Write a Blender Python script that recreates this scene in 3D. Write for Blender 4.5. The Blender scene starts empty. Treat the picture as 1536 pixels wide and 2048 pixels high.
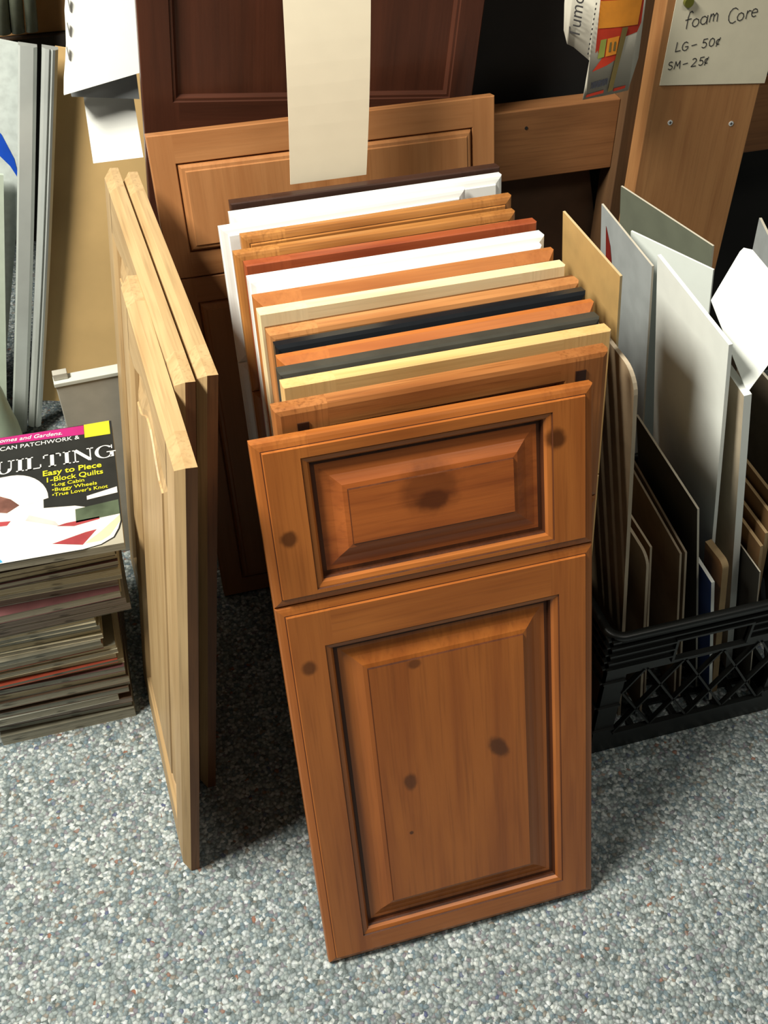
import bpy, bmesh, math, random
from mathutils import Matrix, Vector
R = math.radians
rnd = random.Random(7)
sc = bpy.context.scene
C = sc.collection

# ---------------------------------------------------------------- camera
cam_d = bpy.data.cameras.new('camera'); cam = bpy.data.objects.new('camera', cam_d); C.objects.link(cam)
cam_d.sensor_fit = 'VERTICAL'; cam_d.sensor_height = 36.0; cam_d.sensor_width = 27.0
cam_d.lens = 36.0 * 2105.0 / 2048.0
cam_d.clip_start = 0.02
rt = Vector((0.9624, -0.2713, -0.0030)); dn = Vector((-0.1892, -0.6631, -0.7242))
rt.normalize(); dn = (dn - rt * dn.dot(rt)).normalized(); fw = rt.cross(dn)
m = Matrix.Identity(4)
for i in range(3):
    m[i][0] = rt[i]; m[i][1] = -dn[i]; m[i][2] = -fw[i]
m.translation = Vector((-0.0892, -0.5977, 1.4089))
cam.matrix_world = m
sc.camera = cam

# ---------------------------------------------------------------- world, lights, exposure
w = bpy.data.worlds.new('world'); sc.world = w; w.use_nodes = True
w.node_tree.nodes['Background'].inputs[0].default_value = (0.86, 0.96, 0.92, 1)
w.node_tree.nodes['Background'].inputs[1].default_value = 0.06
def area(name, loc, target, sx, sy, power, col):
    d = bpy.data.lights.new(name, 'AREA'); d.shape = 'RECTANGLE'; d.size = sx; d.size_y = sy
    d.energy = power; d.color = col
    o = bpy.data.objects.new(name, d); C.objects.link(o); o.location = loc
    o.rotation_euler = (Vector(target) - Vector(loc)).to_track_quat('-Z', 'Y').to_euler()
    return o
area('ceiling_lamp_key', (-1.05, 0.30, 2.45), (0.1, 0.35, 0.3), 0.8, 0.45, 112, (1.0, 0.97, 0.86))
area('fill_light', (0.95, -0.75, 2.5), (0.2, 0.3, 0.3), 0.8, 0.4, 11, (1.0, 0.95, 0.82))  # unseen fill added to lift the front faces; no known lamp there
sc.view_settings.view_transform = 'Standard'; sc.view_settings.look = 'None'
sc.view_settings.gamma = 1.0; sc.view_settings.use_curve_mapping = False
sc.view_settings.exposure = 0.0

# ---------------------------------------------------------------- helpers
def lin(c):
    return tuple(((v / 255 / 12.92) if v / 255 <= 0.04045 else ((v / 255 + 0.055) / 1.055) ** 2.4) for v in c) + (1.0,)
def tag(o, label=None, cat=None, group=None, kind=None):
    if label: o['label'] = label
    if cat: o['category'] = cat
    if group: o['group'] = group
    if kind: o['kind'] = kind
    return o
def empty(name, label, cat, mat=None, group=None):
    o = bpy.data.objects.new(name, None); C.objects.link(o); o.empty_display_size = 0.05
    tag(o, label, cat, group)
    if mat is not None: o.matrix_world = mat
    return o
def mesh_obj(name, verts, faces, mats, parent=None, fm=None, smooth=False):
    me = bpy.data.meshes.new(name); me.from_pydata([tuple(v) for v in verts], [], faces)
    if not isinstance(mats, (list, tuple)): mats = [mats]
    for k in mats: me.materials.append(k)
    if fm:
        for p, i in zip(me.polygons, fm): p.material_index = i
    if smooth:
        for p in me.polygons: p.use_smooth = True
    me.update()
    o = bpy.data.objects.new(name, me); C.objects.link(o)
    if parent: o.parent = parent
    return o
class MB:
    def __init__(s): s.v = []; s.f = []; s.m = []
    def quad(s, a, b, c, d, m=0):
        n = len(s.v); s.v += [a, b, c, d]; s.f.append((n, n+1, n+2, n+3)); s.m.append(m)
    def poly(s, pts, m=0):
        n = len(s.v); s.v += list(pts); s.f.append(tuple(range(n, n+len(pts)))); s.m.append(m)
    def box(s, x0, x1, y0, y1, z0, z1, m=0, M=None):
        p = [Vector((x, y, z)) for x in (x0, x1) for y in (y0, y1) for z in (z0, z1)]
        if M is not None: p = [M @ q for q in p]
        n = len(s.v); s.v += p
        for f in ((0,1,3,2),(4,6,7,5),(0,4,5,1),(2,3,7,6),(0,2,6,4),(1,5,7,3)):
            s.f.append(tuple(n+i for i in f)); s.m.append(m)
    def bar(s, a, b, r, m=0, up=Vector((0, 1, 0)), r2=None):
        a = Vector(a); b = Vector(b); d = (b-a); L = d.length; d.normalize()
        u = d.cross(up).normalized(); v = d.cross(u).normalized(); r2 = r2 or r
        n = len(s.v)
        for p in (a, b):
            for su, sv in ((-1,-1),(1,-1),(1,1),(-1,1)): s.v.append(p + u*r*su + v*r2*sv)
        for i in range(4):
            j = (i+1) % 4; s.f.append((n+i, n+j, n+4+j, n+4+i)); s.m.append(m)
        s.f.append((n+3, n+2, n+1, n)); s.m.append(m); s.f.append((n+4, n+5, n+6, n+7)); s.m.append(m)
    def build(s, name, mats, parent=None, smooth=False, bevel=0, merge=True):
        o = mesh_obj(name, s.v, s.f, mats, parent, s.m, smooth)
        bm = bmesh.new(); bm.from_mesh(o.data)
        if merge: bmesh.ops.remove_doubles(bm, verts=bm.verts, dist=1e-5)
        bmesh.ops.recalc_face_normals(bm, faces=bm.faces)
        bm.to_mesh(o.data); bm.free()
        if bevel:
            md = o.modifiers.new('bevel', 'BEVEL'); md.width = bevel; md.segments = 2; md.limit_method = 'ANGLE'
        return o
def frame_matrix(loc, yaw=0.0, tilt=0.0, roll=0.0):
    return Matrix.Translation(loc) @ Matrix.Rotation(R(yaw), 4, 'Z') @ Matrix.Rotation(-R(tilt), 4, 'X') @ Matrix.Rotation(R(roll), 4, 'Y')

# ---------------------------------------------------------------- materials
def new_mat(name):
    mt = bpy.data.materials.new(name); mt.use_nodes = True
    nt = mt.node_tree; b = nt.nodes['Principled BSDF']
    return mt, nt, b
def mixc(nt, fac, a, b, mode='MIX'):
    n = nt.nodes.new('ShaderNodeMix'); n.data_type = 'RGBA'; n.blend_type = mode
    for s, val in ((n.inputs[0], fac), (n.inputs[6], a), (n.inputs[7], b)):
        if isinstance(val, (float, int, tuple)): s.default_value = val
        else: nt.links.new(val, s)
    return n.outputs[2]
def noise_tex(nt, coord, scale_vec, scale, detail=3.0, dist=0.0):
    mp = nt.nodes.new('ShaderNodeMapping'); mp.inputs['Scale'].default_value = scale_vec
    nt.links.new(coord, mp.inputs[0])
    n = nt.nodes.new('ShaderNodeTexNoise'); n.inputs['Scale'].default_value = scale
    n.inputs['Detail'].default_value = detail; n.inputs['Distortion'].default_value = dist
    nt.links.new(mp.outputs[0], n.inputs['Vector'])
    return n.outputs['Fac']
def ramp(nt, fac, p0, p1):
    r = nt.nodes.new('ShaderNodeMapRange'); r.inputs['From Min'].default_value = p0; r.inputs['From Max'].default_value = p1
    r.interpolation_type = 'SMOOTHSTEP'
    nt.links.new(fac, r.inputs['Value']); return r.outputs['Result']
def wood(name, base, dark, axis='z', rough=0.42, contrast=0.9, knots=(), fine=1.0, spec=0.4):
    """base/dark in sRGB 0-255; grain runs along axis in object space; knots: (x, z, rx, rz, angle, strength)"""
    mt, nt, b = new_mat(name)
    tc = nt.nodes.new('ShaderNodeTexCoord'); co = tc.outputs['Object']
    long, wide = 2.2, 26.0
    sv = {'z': (wide, wide, long), 'x': (long, wide, wide), 'y': (wide, long, wide)}[axis]
    g1 = noise_tex(nt, co, sv, 1.3, 4, 0.6)
    sv2 = {'z': (260, 260, 9), 'x': (9, 260, 260), 'y': (260, 9, 260)}[axis]
    g2 = noise_tex(nt, co, sv2, 1.0, 2)
    g3 = noise_tex(nt, co, (7, 7, 7), 1.0, 2)
    f1 = ramp(nt, g1, 0.26, 0.86)
    c = mixc(nt, f1, lin(base), lin(dark))
    f2 = ramp(nt, g2, 0.45, 0.8)
    ml = nt.nodes.new('ShaderNodeMath'); ml.operation = 'MULTIPLY'; ml.inputs[1].default_value = 0.45 * contrast
    nt.links.new(f2, ml.inputs[0])
    c = mixc(nt, ml.outputs[0], c, tuple(v * 0.5 for v in lin(dark)[:3]) + (1,))
    f3 = ramp(nt, g3, 0.35, 0.7); ml3 = nt.nodes.new('ShaderNodeMath'); ml3.operation = 'MULTIPLY'; ml3.inputs[1].default_value = 0.3 * contrast
    nt.links.new(f3, ml3.inputs[0]); c = mixc(nt, ml3.outputs[0], c, lin(dark))
    for (kx, kz, rx, rz, an, st) in knots:
        mp = nt.nodes.new('ShaderNodeMapping'); mp.vector_type = 'TEXTURE'
        mp.inputs['Location'].default_value = (kx, 0, kz); mp.inputs['Rotation'].default_value = (0, R(an), 0)
        mp.inputs['Scale'].default_value = (rx, 10.0, rz)
        nt.links.new(co, mp.inputs[0])
        ln = nt.nodes.new('ShaderNodeVectorMath'); ln.operation = 'LENGTH'; nt.links.new(mp.outputs[0], ln.inputs[0])
        nz = noise_tex(nt, co, (90, 90, 90), 1.0, 2)
        ad = nt.nodes.new('ShaderNodeMath'); ad.operation = 'MULTIPLY_ADD'; ad.inputs[1].default_value = 0.5
        nt.links.new(nz, ad.inputs[0]); nt.links.new(ln.outputs['Value'], ad.inputs[2])
        rr = nt.nodes.new('ShaderNodeMapRange'); rr.interpolation_type = 'SMOOTHSTEP'
        rr.inputs['From Min'].default_value = 0.85; rr.inputs['From Max'].default_value = 1.5
        rr.inputs['To Min'].default_value = st; rr.inputs['To Max'].default_value = 0.0
        nt.links.new(ad.outputs[0], rr.inputs['Value'])
        c = mixc(nt, rr.outputs['Result'], c, tuple(v * 0.28 for v in lin(dark)[:3]) + (1,))
    nt.links.new(c, b.inputs['Base Color'])
    b.inputs['Roughness'].default_value = rough
    b.inputs['Specular IOR Level'].default_value = spec
    bp = nt.nodes.new('ShaderNodeBump'); bp.inputs['Strength'].default_value = 0.12 * fine; bp.inputs['Distance'].default_value = 0.001
    nt.links.new(g2, bp.inputs['Height']); nt.links.new(bp.outputs[0], b.inputs['Normal'])
    return mt
def paint(name, col, rough=0.5, var=0.04, scale=30.0, bump=0.0, metal=0.0, spec=0.5, spots=None):
    mt, nt, b = new_mat(name)
    tc = nt.nodes.new('ShaderNodeTexCoord'); co = tc.outputs['Object']
    n = noise_tex(nt, co, (1, 1, 1), scale, 4)
    l = lin(col)
    c = mixc(nt, ramp(nt, n, 0.3, 0.75), l, tuple(max(0.0, v * (1 - var * 3)) for v in l[:3]) + (1,))
    nt.links.new(c, b.inputs['Base Color']); b.inputs['Roughness'].default_value = rough
    b.inputs['Metallic'].default_value = metal; b.inputs['Specular IOR Level'].default_value = spec
    if bump:
        bp = nt.nodes.new('ShaderNodeBump'); bp.inputs['Strength'].default_value = bump; bp.inputs['Distance'].default_value = 0.002
        nt.links.new(n, bp.inputs['Height']); nt.links.new(bp.outputs[0], b.inputs['Normal'])
    return mt
def carpet_mat():
    mt, nt, b = new_mat('berber_carpet')
    tc = nt.nodes.new('ShaderNodeTexCoord'); co = tc.outputs['Object']
    wn = nt.nodes.new('ShaderNodeTexNoise'); wn.inputs['Scale'].default_value = 140; nt.links.new(co, wn.inputs['Vector'])
    wmix = nt.nodes.new('ShaderNodeMix'); wmix.data_type = 'VECTOR'; wmix.inputs[0].default_value = 0.006
    nt.links.new(co, wmix.inputs[4]); nt.links.new(wn.outputs['Color'], wmix.inputs[5])
    v = nt.nodes.new('ShaderNodeTexVoronoi'); v.inputs['Scale'].default_value = 195; nt.links.new(wmix.outputs[1], v.inputs['Vector'])
    sep = nt.nodes.new('ShaderNodeSeparateColor'); nt.links.new(v.outputs['Color'], sep.inputs[0])
    cr = nt.nodes.new('ShaderNodeValToRGB'); cr.color_ramp.interpolation = 'CONSTANT'
    els = [(0.0, (98, 106, 105)), (0.08, (163, 173, 171)), (0.24, (126, 138, 140)), (0.36, (206, 212, 209)), (0.50, (143, 153, 155)),
           (0.60, (112, 130, 140)), (0.70, (178, 184, 185)), (0.80, (212, 218, 220)), (0.88, (132, 126, 134)), (0.94, (144, 134, 122)), (0.982, (90, 96, 128)), (0.992, (150, 104, 84))]
    while len(cr.color_ramp.elements) < len(els): cr.color_ramp.elements.new(0.5)
    for e, (p, c) in zip(cr.color_ramp.elements, els): e.position = p; e.color = lin(c)
    nt.links.new(sep.outputs[0], cr.inputs[0])
    big = noise_tex(nt, co, (1, 1, 1), 45, 3)
    c2 = mixc(nt, ramp(nt, big, 0.3, 0.75), cr.outputs[0], lin((135, 146, 147)))
    c3 = mixc(nt, 0.62, cr.outputs[0], c2)
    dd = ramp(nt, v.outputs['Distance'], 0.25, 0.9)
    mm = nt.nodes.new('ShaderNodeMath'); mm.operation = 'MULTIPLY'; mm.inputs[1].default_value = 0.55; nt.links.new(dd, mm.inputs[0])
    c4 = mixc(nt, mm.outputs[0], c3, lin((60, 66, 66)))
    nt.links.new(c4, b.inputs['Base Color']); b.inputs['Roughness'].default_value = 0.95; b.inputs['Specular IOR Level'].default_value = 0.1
    inv = nt.nodes.new('ShaderNodeMath'); inv.operation = 'SUBTRACT'; inv.inputs[0].default_value = 1.0; nt.links.new(v.outputs['Distance'], inv.inputs[1])
    bp = nt.nodes.new('ShaderNodeBump'); bp.inputs['Strength'].default_value = 0.7; bp.inputs['Distance'].default_value = 0.004
    nt.links.new(inv.outputs[0], bp.inputs['Height']); nt.links.new(bp.outputs[0], b.inputs['Normal'])
    return mt
def page_mat(name, a, bcol):
    mt, nt, b = new_mat(name)
    tc = nt.nodes.new('ShaderNodeTexCoord'); co = tc.outputs['Object']
    n = noise_tex(nt, co, (3, 3, 900), 1.0, 2)
    n2 = noise_tex(nt, co, (30, 30, 200), 1.0, 2)
    c = mixc(nt, ramp(nt, n, 0.35, 0.65), lin(a), lin(bcol))
    c = mixc(nt, ramp(nt, n2, 0.55, 0.75), c, lin(tuple(int(v * .72) for v in bcol)))
    nt.links.new(c, b.inputs['Base Color']); b.inputs['Roughness'].default_value = 0.7
    return mt
white_gloss = paint('white_paint', (238, 238, 234), 0.32, 0.01)
paper_white = paint('white_paper', (232, 232, 226), 0.7, 0.01)

# ---------------------------------------------------------------- setting
fl = MB(); fl.quad(Vector((-3, -2.5, 0)), Vector((3.5, -2.5, 0)), Vector((3.5, 2.2, 0)), Vector((-3, 2.2, 0)))
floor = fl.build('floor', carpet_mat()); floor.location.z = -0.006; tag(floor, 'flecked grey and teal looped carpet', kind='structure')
wb = MB(); wb.box(-3, 3.5, 2.2, 2.3, -0.006, 2.4)
wback = wb.build('wall_back', paint('dark_wall', (52, 42, 34), 0.9, 0.05)); tag(wback, 'dark wall behind the shelving', kind='structure')

# ---------------------------------------------------------------- framed cabinet fronts
def framed(parent, prefix, x0, x1, z0, z1, T, sl, sr, st, sb, outer, inner, panel, mv, mh, mp, arch=0.0, K=1, edge_r=None):
    """One frame-and-panel front. outer/inner: lists of (inset, depth, slot) where slot is the material of the
    strip that leads to that point; panel: the same, measured from the frame opening.  mv/mh/mp: material lists"""
    W = x1 - x0
    a = outer[-1][0]
    bi = inner[0][0]                                  # width of the inner moulding
    def V(x, d, z): return Vector((x, d, z))
    S = {k: MB() for k in ('l', 'r', 't', 'b')}
    # outer moulding
    for (i0, d0, _), (i1, d1, s1) in zip(outer, outer[1:]):
        S['l'].quad(V(x0+i0, d0, z0+i0), V(x0+i0, d0, z1-i0), V(x0+i1, d1, z1-i1), V(x0+i1, d1, z0+i1), s1)
        S['r'].quad(V(x1-i0, d0, z0+i0), V(x1-i0, d0, z1-i0), V(x1-i1, d1, z1-i1), V(x1-i1, d1, z0+i1), edge_r if (edge_r is not None and i1 == 0) else s1)
        for zz, sg, key in ((z1, -1, 't'), (z0, 1, 'b')):
            S['l'].quad(V(x0+i0, d0, zz+sg*i0), V(x0+sl, d0, zz+sg*i0), V(x0+sl, d1, zz+sg*i1), V(x0+i1, d1, zz+sg*i1), s1)
            S['r'].quad(V(x1-i0, d0, zz+sg*i0), V(x1-sr, d0, zz+sg*i0), V(x1-sr, d1, zz+sg*i1), V(x1-i1, d1, zz+sg*i1), s1)
            S[key].quad(V(x0+sl, d0, zz+sg*i0), V(x1-sr, d0, zz+sg*i0), V(x1-sr, d1, zz+sg*i1), V(x0+sl, d1, zz+sg*i1), s1)
    # backs
    S['l'].quad(V(x0, T, z0), V(x0+sl, T, z0), V(x0+sl, T, z1), V(x0, T, z1)); S['r'].quad(V(x1-sr, T, z0), V(x1, T, z0), V(x1, T, z1), V(x1-sr, T, z1))
    S['t'].quad(V(x0+sl, T, z1-st), V(x1-sr, T, z1-st), V(x1-sr, T, z1), V(x0+sl, T, z1)); S['b'].quad(V(x0+sl, T, z0), V(x1-sr, T, z0), V(x1-sr, T, z0+sb), V(x0+sl, T, z0+sb))
    df = outer[-1][1]
    # flat faces
    S['l'].quad(V(x0+a, df, z0+a), V(x0+sl-bi, df, z0+a), V(x0+sl-bi, df, z1-a), V(x0+a, df, z1-a))
    S['r'].quad(V(x1-sr+bi, df, z0+a), V(x1-a, df, z0+a), V(x1-a, df, z1-a), V(x1-sr+bi, df, z1-a))
    for key, xa, xb in (('l', x0+sl-bi, x0+sl), ('r', x1-sr, x1-sr+bi)):
        S[key].quad(V(xa, df, z1-st+bi), V(xb, df, z1-st+bi), V(xb, df, z1-a), V(xa, df, z1-a))
        S[key].quad(V(xa, df, z0+a), V(xb, df, z0+a), V(xb, df, z0+sb-bi), V(xa, df, z0+sb-bi))
    def loop(dx, dz_extra=0.0, k=1.0):
        """opening outline shrunk by dx (negative grows); returns (left, right, bottom, [top points])"""
        xl, xr, zb, zt = x0+sl+dx, x1-sr-dx, z0+sb+dx, z1-st-dx
        n = K if arch else 1
        tp = []
        for i in range(n+1):
            t = i / n; x = xl + (xr-xl) * t
            h = 0.0
            if arch:
                u = abs(2*t-1)
                h = arch * (1 - (min(1, max(0, (u-0.05)/0.75)))**2 * (3 - 2*min(1, max(0, (u-0.05)/0.75)))) * k
            tp.append((x, zt + h))
        return xl, xr, zb, tp
    flat = loop(-bi)
    for (xa, za), (xb, zb_) in zip(flat[3], flat[3][1:]):
        xa2, xb2 = max(xa, x0+sl), min(xb, x1-sr)
        if arch: xa2, xb2 = xa, xb
        S['t'].quad(V(xa2, df, za), V(xb2, df, zb_), V(xb2, df, z1-a), V(xa2, df, z1-a))
    S['b'].quad(V(x0+sl, df, z0+a), V(x1-sr, df, z0+a), V(x1-sr, df, z0+sb-bi), V(x0+sl, df, z0+sb-bi))
    for (i0, d0, _), (i1, d1, s1) in zip(inner, inner[1:]):
        A, B = loop(-i0), loop(-i1)
        S['l'].quad(V(A[0], d0, A[2]), V(A[0], d0, A[3][0][1]), V(B[0], d1, B[3][0][1]), V(B[0], d1, B[2]), s1)
        S['r'].quad(V(A[1], d0, A[2]), V(A[1], d0, A[3][-1][1]), V(B[1], d1, B[3][-1][1]), V(B[1], d1, B[2]), s1)
        S['b'].quad(V(A[0], d0, A[2]), V(A[1], d0, A[2]), V(B[1], d1, B[2]), V(B[0], d1, B[2]), s1)
        for k in range(len(A[3])-1):
            p, q, r_, s_ = A[3][k], A[3][k+1], B[3][k+1], B[3][k]
            S['t'].quad(V(p[0], d0, p[1]), V(q[0], d0, q[1]), V(r_[0], d1, r_[1]), V(s_[0], d1, s_[1]), s1)
    S['l'].build(prefix + 'stile', mv, parent); S['r'].build(prefix + 'stile', mv, parent)
    S['t'].build(prefix + 'rail', mh, parent); S['b'].build(prefix + 'rail', mh, parent)
    P = MB()
    for (i0, d0, _), (i1, d1, s1) in zip(panel, panel[1:]):
        A, B = loop(i0), loop(i1)
        P.quad(V(A[0], d0, A[2]), V(A[0], d0, A[3][0][1]), V(B[0], d1, B[3][0][1]), V(B[0], d1, B[2]), s1)
        P.quad(V(A[1], d0, A[2]), V(A[1], d0, A[3][-1][1]), V(B[1], d1, B[3][-1][1]), V(B[1], d1, B[2]), s1)
        P.quad(V(A[0], d0, A[2]), V(A[1], d0, A[2]), V(B[1], d1, B[2]), V(B[0], d1, B[2]), s1)
        for k in range(len(A[3])-1):
            p, q, r_, s_ = A[3][k], A[3][k+1], B[3][k+1], B[3][k]
            P.quad(V(p[0], d0, p[1]), V(q[0], d0, q[1]), V(r_[0], d1, r_[1]), V(s_[0], d1, s_[1]), s1)
    i1, d1, _ = panel[-1]; B = loop(i1)
    P.poly([V(B[0], d1, B[2]), V(B[1], d1, B[2])] + [V(x, d1, z) for x, z in reversed(B[3])])
    # back of the panel
    A = loop(panel[0][0])
    P.poly([V(A[0], T-0.002, A[2]), V(A[1], T-0.002, A[2])] + [V(x, T-0.002, z) for x, z in reversed(A[3])])
    P.build(prefix + 'panel', mp, parent)

# moulding profiles: (inset, depth, material slot)
def out_round(T, r=0.006):
    return [(0, T, 0), (0, r*0.8, 0), (r*0.3, r*0.25, 0), (r, 0, 0)]
def out_square(T): return [(0, T, 0), (0, 0.0015, 0), (0.0015, 0, 0)]
def out_step(T):   # small fillet, glazed line, then a rounded edge
    return [(0, T, 0), (0, 0.0075, 0), (0.0015, 0.0055, 0), (0.005, 0.0042, 0), (0.0095, 0.0032, 0), (0.0105, 0.0030, 1), (0.0115, 0.0, 0), (0.013, 0.0, 0)]
def out_chamfer(T): return [(0, T, 0), (0, 0.0095, 0), (0.0085, 0.0015, 0), (0.010, 0, 0)]
def in_glazed(d=0.009):
    return [(0.0105, 0, 0), (0.0095, 0.0016, 1), (0.0085, 0.0016, 0), (0.004, 0.0030, 0), (0.0015, 0.0062, 0), (0.0, d, 1), (0.0, d+0.004, 1)]
def in_plain(d=0.009): return [(0.006, 0, 0), (0.0045, 0.0012, 0), (0.001, 0.005, 0), (0.0, d, 0), (0.0, d+0.004, 0)]
def in_square(d=0.009): return [(0.0012, 0, 0), (0, 0.0012, 0), (0.0, d+0.004, 0)]
def pan_raised(d=0.010, bevel=0.034, glaze=1):
    return [(-0.001, d, 0), (0.0010, d, glaze), (0.0045, d, glaze), (0.009, d, 0), (0.010+bevel*0.35, d*0.80, 0), (0.010+bevel*0.8, d*0.36, 0), (0.010+bevel, d*0.30, 0), (0.0108+bevel, d*0.1, glaze), (0.0118+bevel, d*0.1, 0)]
def pan_flat(d=0.010): return [(-0.001, d, 0), (0.001, d, 0), (0.004, d, 0)]
def pan_proud(): return [(-0.001, 0.006, 0), (0.001, 0.006, 1), (0.003, -0.001, 0), (0.006, -0.0045, 0), (0.010, -0.005, 1), (0.0115, -0.007, 0), (0.013, -0.007, 0)]

def sample(label, top_left, W, yaw, tilt, H, T, mv, mh, mp, outer, inner, pan_dr, pan_do, joint=0.556, sw=0.058, group=None, base=None, roll=0.0, name='cabinet_front_sample', cat='cabinet door sample', st_d=0.034, dr_panel=None):
    t = R(tilt); yw = R(yaw)
    if base is None:
        lean = Vector((-math.sin(yw)*math.sin(t), math.cos(yw)*math.sin(t), math.cos(t)))
        base = Vector(top_left) - lean * H
    base = Vector(base)
    base.z = T * math.sin(t) - 0.006 if base.z < 0.05 else base.z
    o = empty(name, label, cat, frame_matrix(base, yaw, tilt, roll), group)
    js = joint / 0.754 * H
    framed(o, 'drawer_', 0, W, js+0.0008, H, T, sw, sw, st_d, st_d*0.9, outer, inner, pan_dr, mv, mh, dr_panel or mp)
    framed(o, 'door_', 0, W, 0, js-0.0008, T, sw, sw, sw*1.08, sw*0.9, outer, inner, pan_do, mv, mh, mp)
    return o

# --- the knotty front sample
ORB, ORD = (178, 106, 48), (144, 78, 32)
kn = dict(rough=0.32, spec=0.5, contrast=.7)
m_pine_v = wood('knotty_pine_upright', ORB, ORD, 'z', knots=((0.334, 0.700, 0.0125, 0.0125, 0, .92), (0.0262, 0.642, 0.010, 0.010, 0, .85), (0.0285, 0.474, 0.009, 0.010, 0, .8)), **kn)
m_pine_h = wood('knotty_pine_level', ORB, ORD, 'x', **kn)
m_pine_pd = wood('knotty_pine_drawer_panel', (178, 98, 44), (134, 66, 30), 'x', knots=((0.187, 0.669, 0.034, 0.032, 0, .55), (0.190, 0.655, 0.020, 0.012, 0, .7)), **kn)
m_pine_p = wood('knotty_pine_door_panel', (176, 102, 42), (146, 78, 30), 'z', knots=((0.2515, 0.295, 0.011, 0.019, -32, .85), (0.134, 0.2745, 0.0085, 0.0135, 0, .8), (0.129, 0.1925, 0.003, 0.003, 0, .9), (0.152, 0.447, 0.008, 0.007, 0, .7)), **kn)
m_glaze = wood('dark_glaze', (92, 48, 22), (60, 30, 14), 'z', rough=0.5)
front = empty('cabinet_front_sample', 'knotty orange-brown pine drawer and door sample leaning foremost on the stack', 'cabinet door sample',
              frame_matrix(Vector((0.0, 0.0, 0.0)), 0, 17.8))
FH, FW, FT = 0.755, 0.381, 0.0175
framed(front, 'drawer_', 0, FW, 0.5575, FH, FT, 0.0605, 0.0605, 0.0335, 0.0265, out_step(FT), in_glazed(), pan_raised(0.0125, 0.0255), [m_pine_v, m_glaze], [m_pine_h, m_glaze], [m_pine_pd, m_glaze])
framed(front, 'door_', 0, FW, 0, 0.5560, FT, 0.0605, 0.0560, 0.0665, 0.0485, out_step(FT), in_glazed(), pan_raised(0.0125, 0.0255), [m_pine_v, m_glaze], [m_pine_h, m_glaze], [m_pine_p, m_glaze])
tag(front, group='cabinet fronts standing in the middle stack')

GRP = 'cabinet fronts standing in the middle stack'
H0, T0 = 0.7465, 0.019
def wset(name, base, dark, **k):
    v = wood(name + '_upright', base, dark, 'z', **k); h = wood(name + '_level', base, dark, 'x', **k)
    g = wood(name + '_groove', tuple(int(c*.6) for c in dark), tuple(int(c*.45) for c in dark), 'z')
    return [v, g], [h, g], [v, g]
def pset(m_): return [m_, m_], [m_, m_], [m_, m_]
oakp = wset('pegged_oak', (178, 116, 64), (138, 80, 38), contrast=1.6, rough=0.4)
o2 = sample('oak sample with square black pegs, second from the front of the stack', (0.0316, 0.2600, 0.740), 0.381, 1.0, 9, H0, T0, *oakp, out_round(T0, .007), in_plain(), pan_flat(), pan_flat(), group=GRP)
m_peg = wood('dark_peg', (58, 32, 20), (38, 20, 12), 'z')
for (px_, pz_) in ((0.0235, 0.722), (0.3405, 0.722), (0.0235, 0.512), (0.3405, 0.512)):
    b_ = MB(); b_.box(px_, px_+.0125, -0.0015, 0.003, pz_-0.0065, pz_+0.006); b_.build('peg', m_peg, o2)
def sm(label, tl, W, yaw, mats, outer, inner, pd, po, T=T0, tilt=9.0, z=0.740, **k):
    return sample(label, (tl[0], tl[1], z), W, yaw, tilt, H0, T, *mats, outer, inner, pd, po, group=GRP, **k)
yel = wset('pale_yellow_maple', (232, 190, 128), (212, 164, 100), contrast=.6)
sm('pale yellow topped sample with a warm brown face, third from the front', (0.0497, 0.2985), 0.381, .6, (yel[0], yel[1], yel[2]), out_square(T0), in_plain(), pan_raised(), pan_raised())
m_bg = paint('black_green_paint', (64, 62, 54), 0.45, .08)
sm('dull charcoal green painted sample just behind the pale yellow one', (0.0505, 0.3220), 0.379, .95, pset(m_bg), out_round(T0), in_plain(), pan_flat(), pan_flat())
ora = wset('orange_cherry', (192, 114, 54), (166, 90, 40), contrast=.5)
sm('bright orange cherry sample between the two black ones', (0.0551, 0.3450), 0.382, 1.5, ora, out_chamfer(T0), in_plain(), pan_raised(), pan_raised())
m_blk = paint('black_gloss_paint', (26, 28, 31), 0.22, .05)
sm('glossy black sample with rounded edges, behind the orange cherry one', (0.0573, 0.3710), 0.380, 1.7, pset(m_blk), out_round(T0, .009), in_plain(), pan_raised(), pan_raised())
brn = wset('light_brown_oak', (198, 138, 84), (168, 108, 60), contrast=.9)
sm('light brown wood sample just behind the glossy black one', (0.0540, 0.3985), 0.384, 1.2, brn, out_round(T0, .007), in_plain(), pan_raised(), pan_raised(), T=.023)
cre = wset('cream_maple', (244, 222, 178), (230, 200, 152), contrast=.4)
sm('cream maple sample, the palest bare wood of the middle stack', (0.0517, 0.4440), 0.3845, .6, cre, out_square(T0), in_plain(), pan_raised(), pan_raised())
or2 = wset('honey_cherry', (186, 118, 62), (158, 92, 44), contrast=.5)
sm('honey orange sample between the cream maple and the thick white one', (0.0522, 0.4745), 0.3855, .87, or2, out_chamfer(T0), in_plain(), pan_raised(), pan_raised())
sm('thick glossy white sample in the middle of the stack', (0.0539, 0.5040), 0.3855, .86, pset(white_gloss), [(0, .034, 0), (0, .016, 0), (.002, .014, 0), (.008, .0125, 0), (.0085, .004, 0), (.0125, 0, 0)], in_plain(), pan_raised(), pan_raised(), T=.034, st_d=.04)
red = wset('red_brown_cherry', (170, 88, 50), (138, 62, 36), contrast=.5)
sm('dark red-brown sample directly behind the thick white one', (0.0561, 0.5560), 0.387, .6, red, out_square(.017), in_plain(), pan_raised(), pan_raised(), T=.017)
oak = wset('golden_oak', (192, 132, 70), (152, 94, 44), contrast=1.3)
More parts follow.
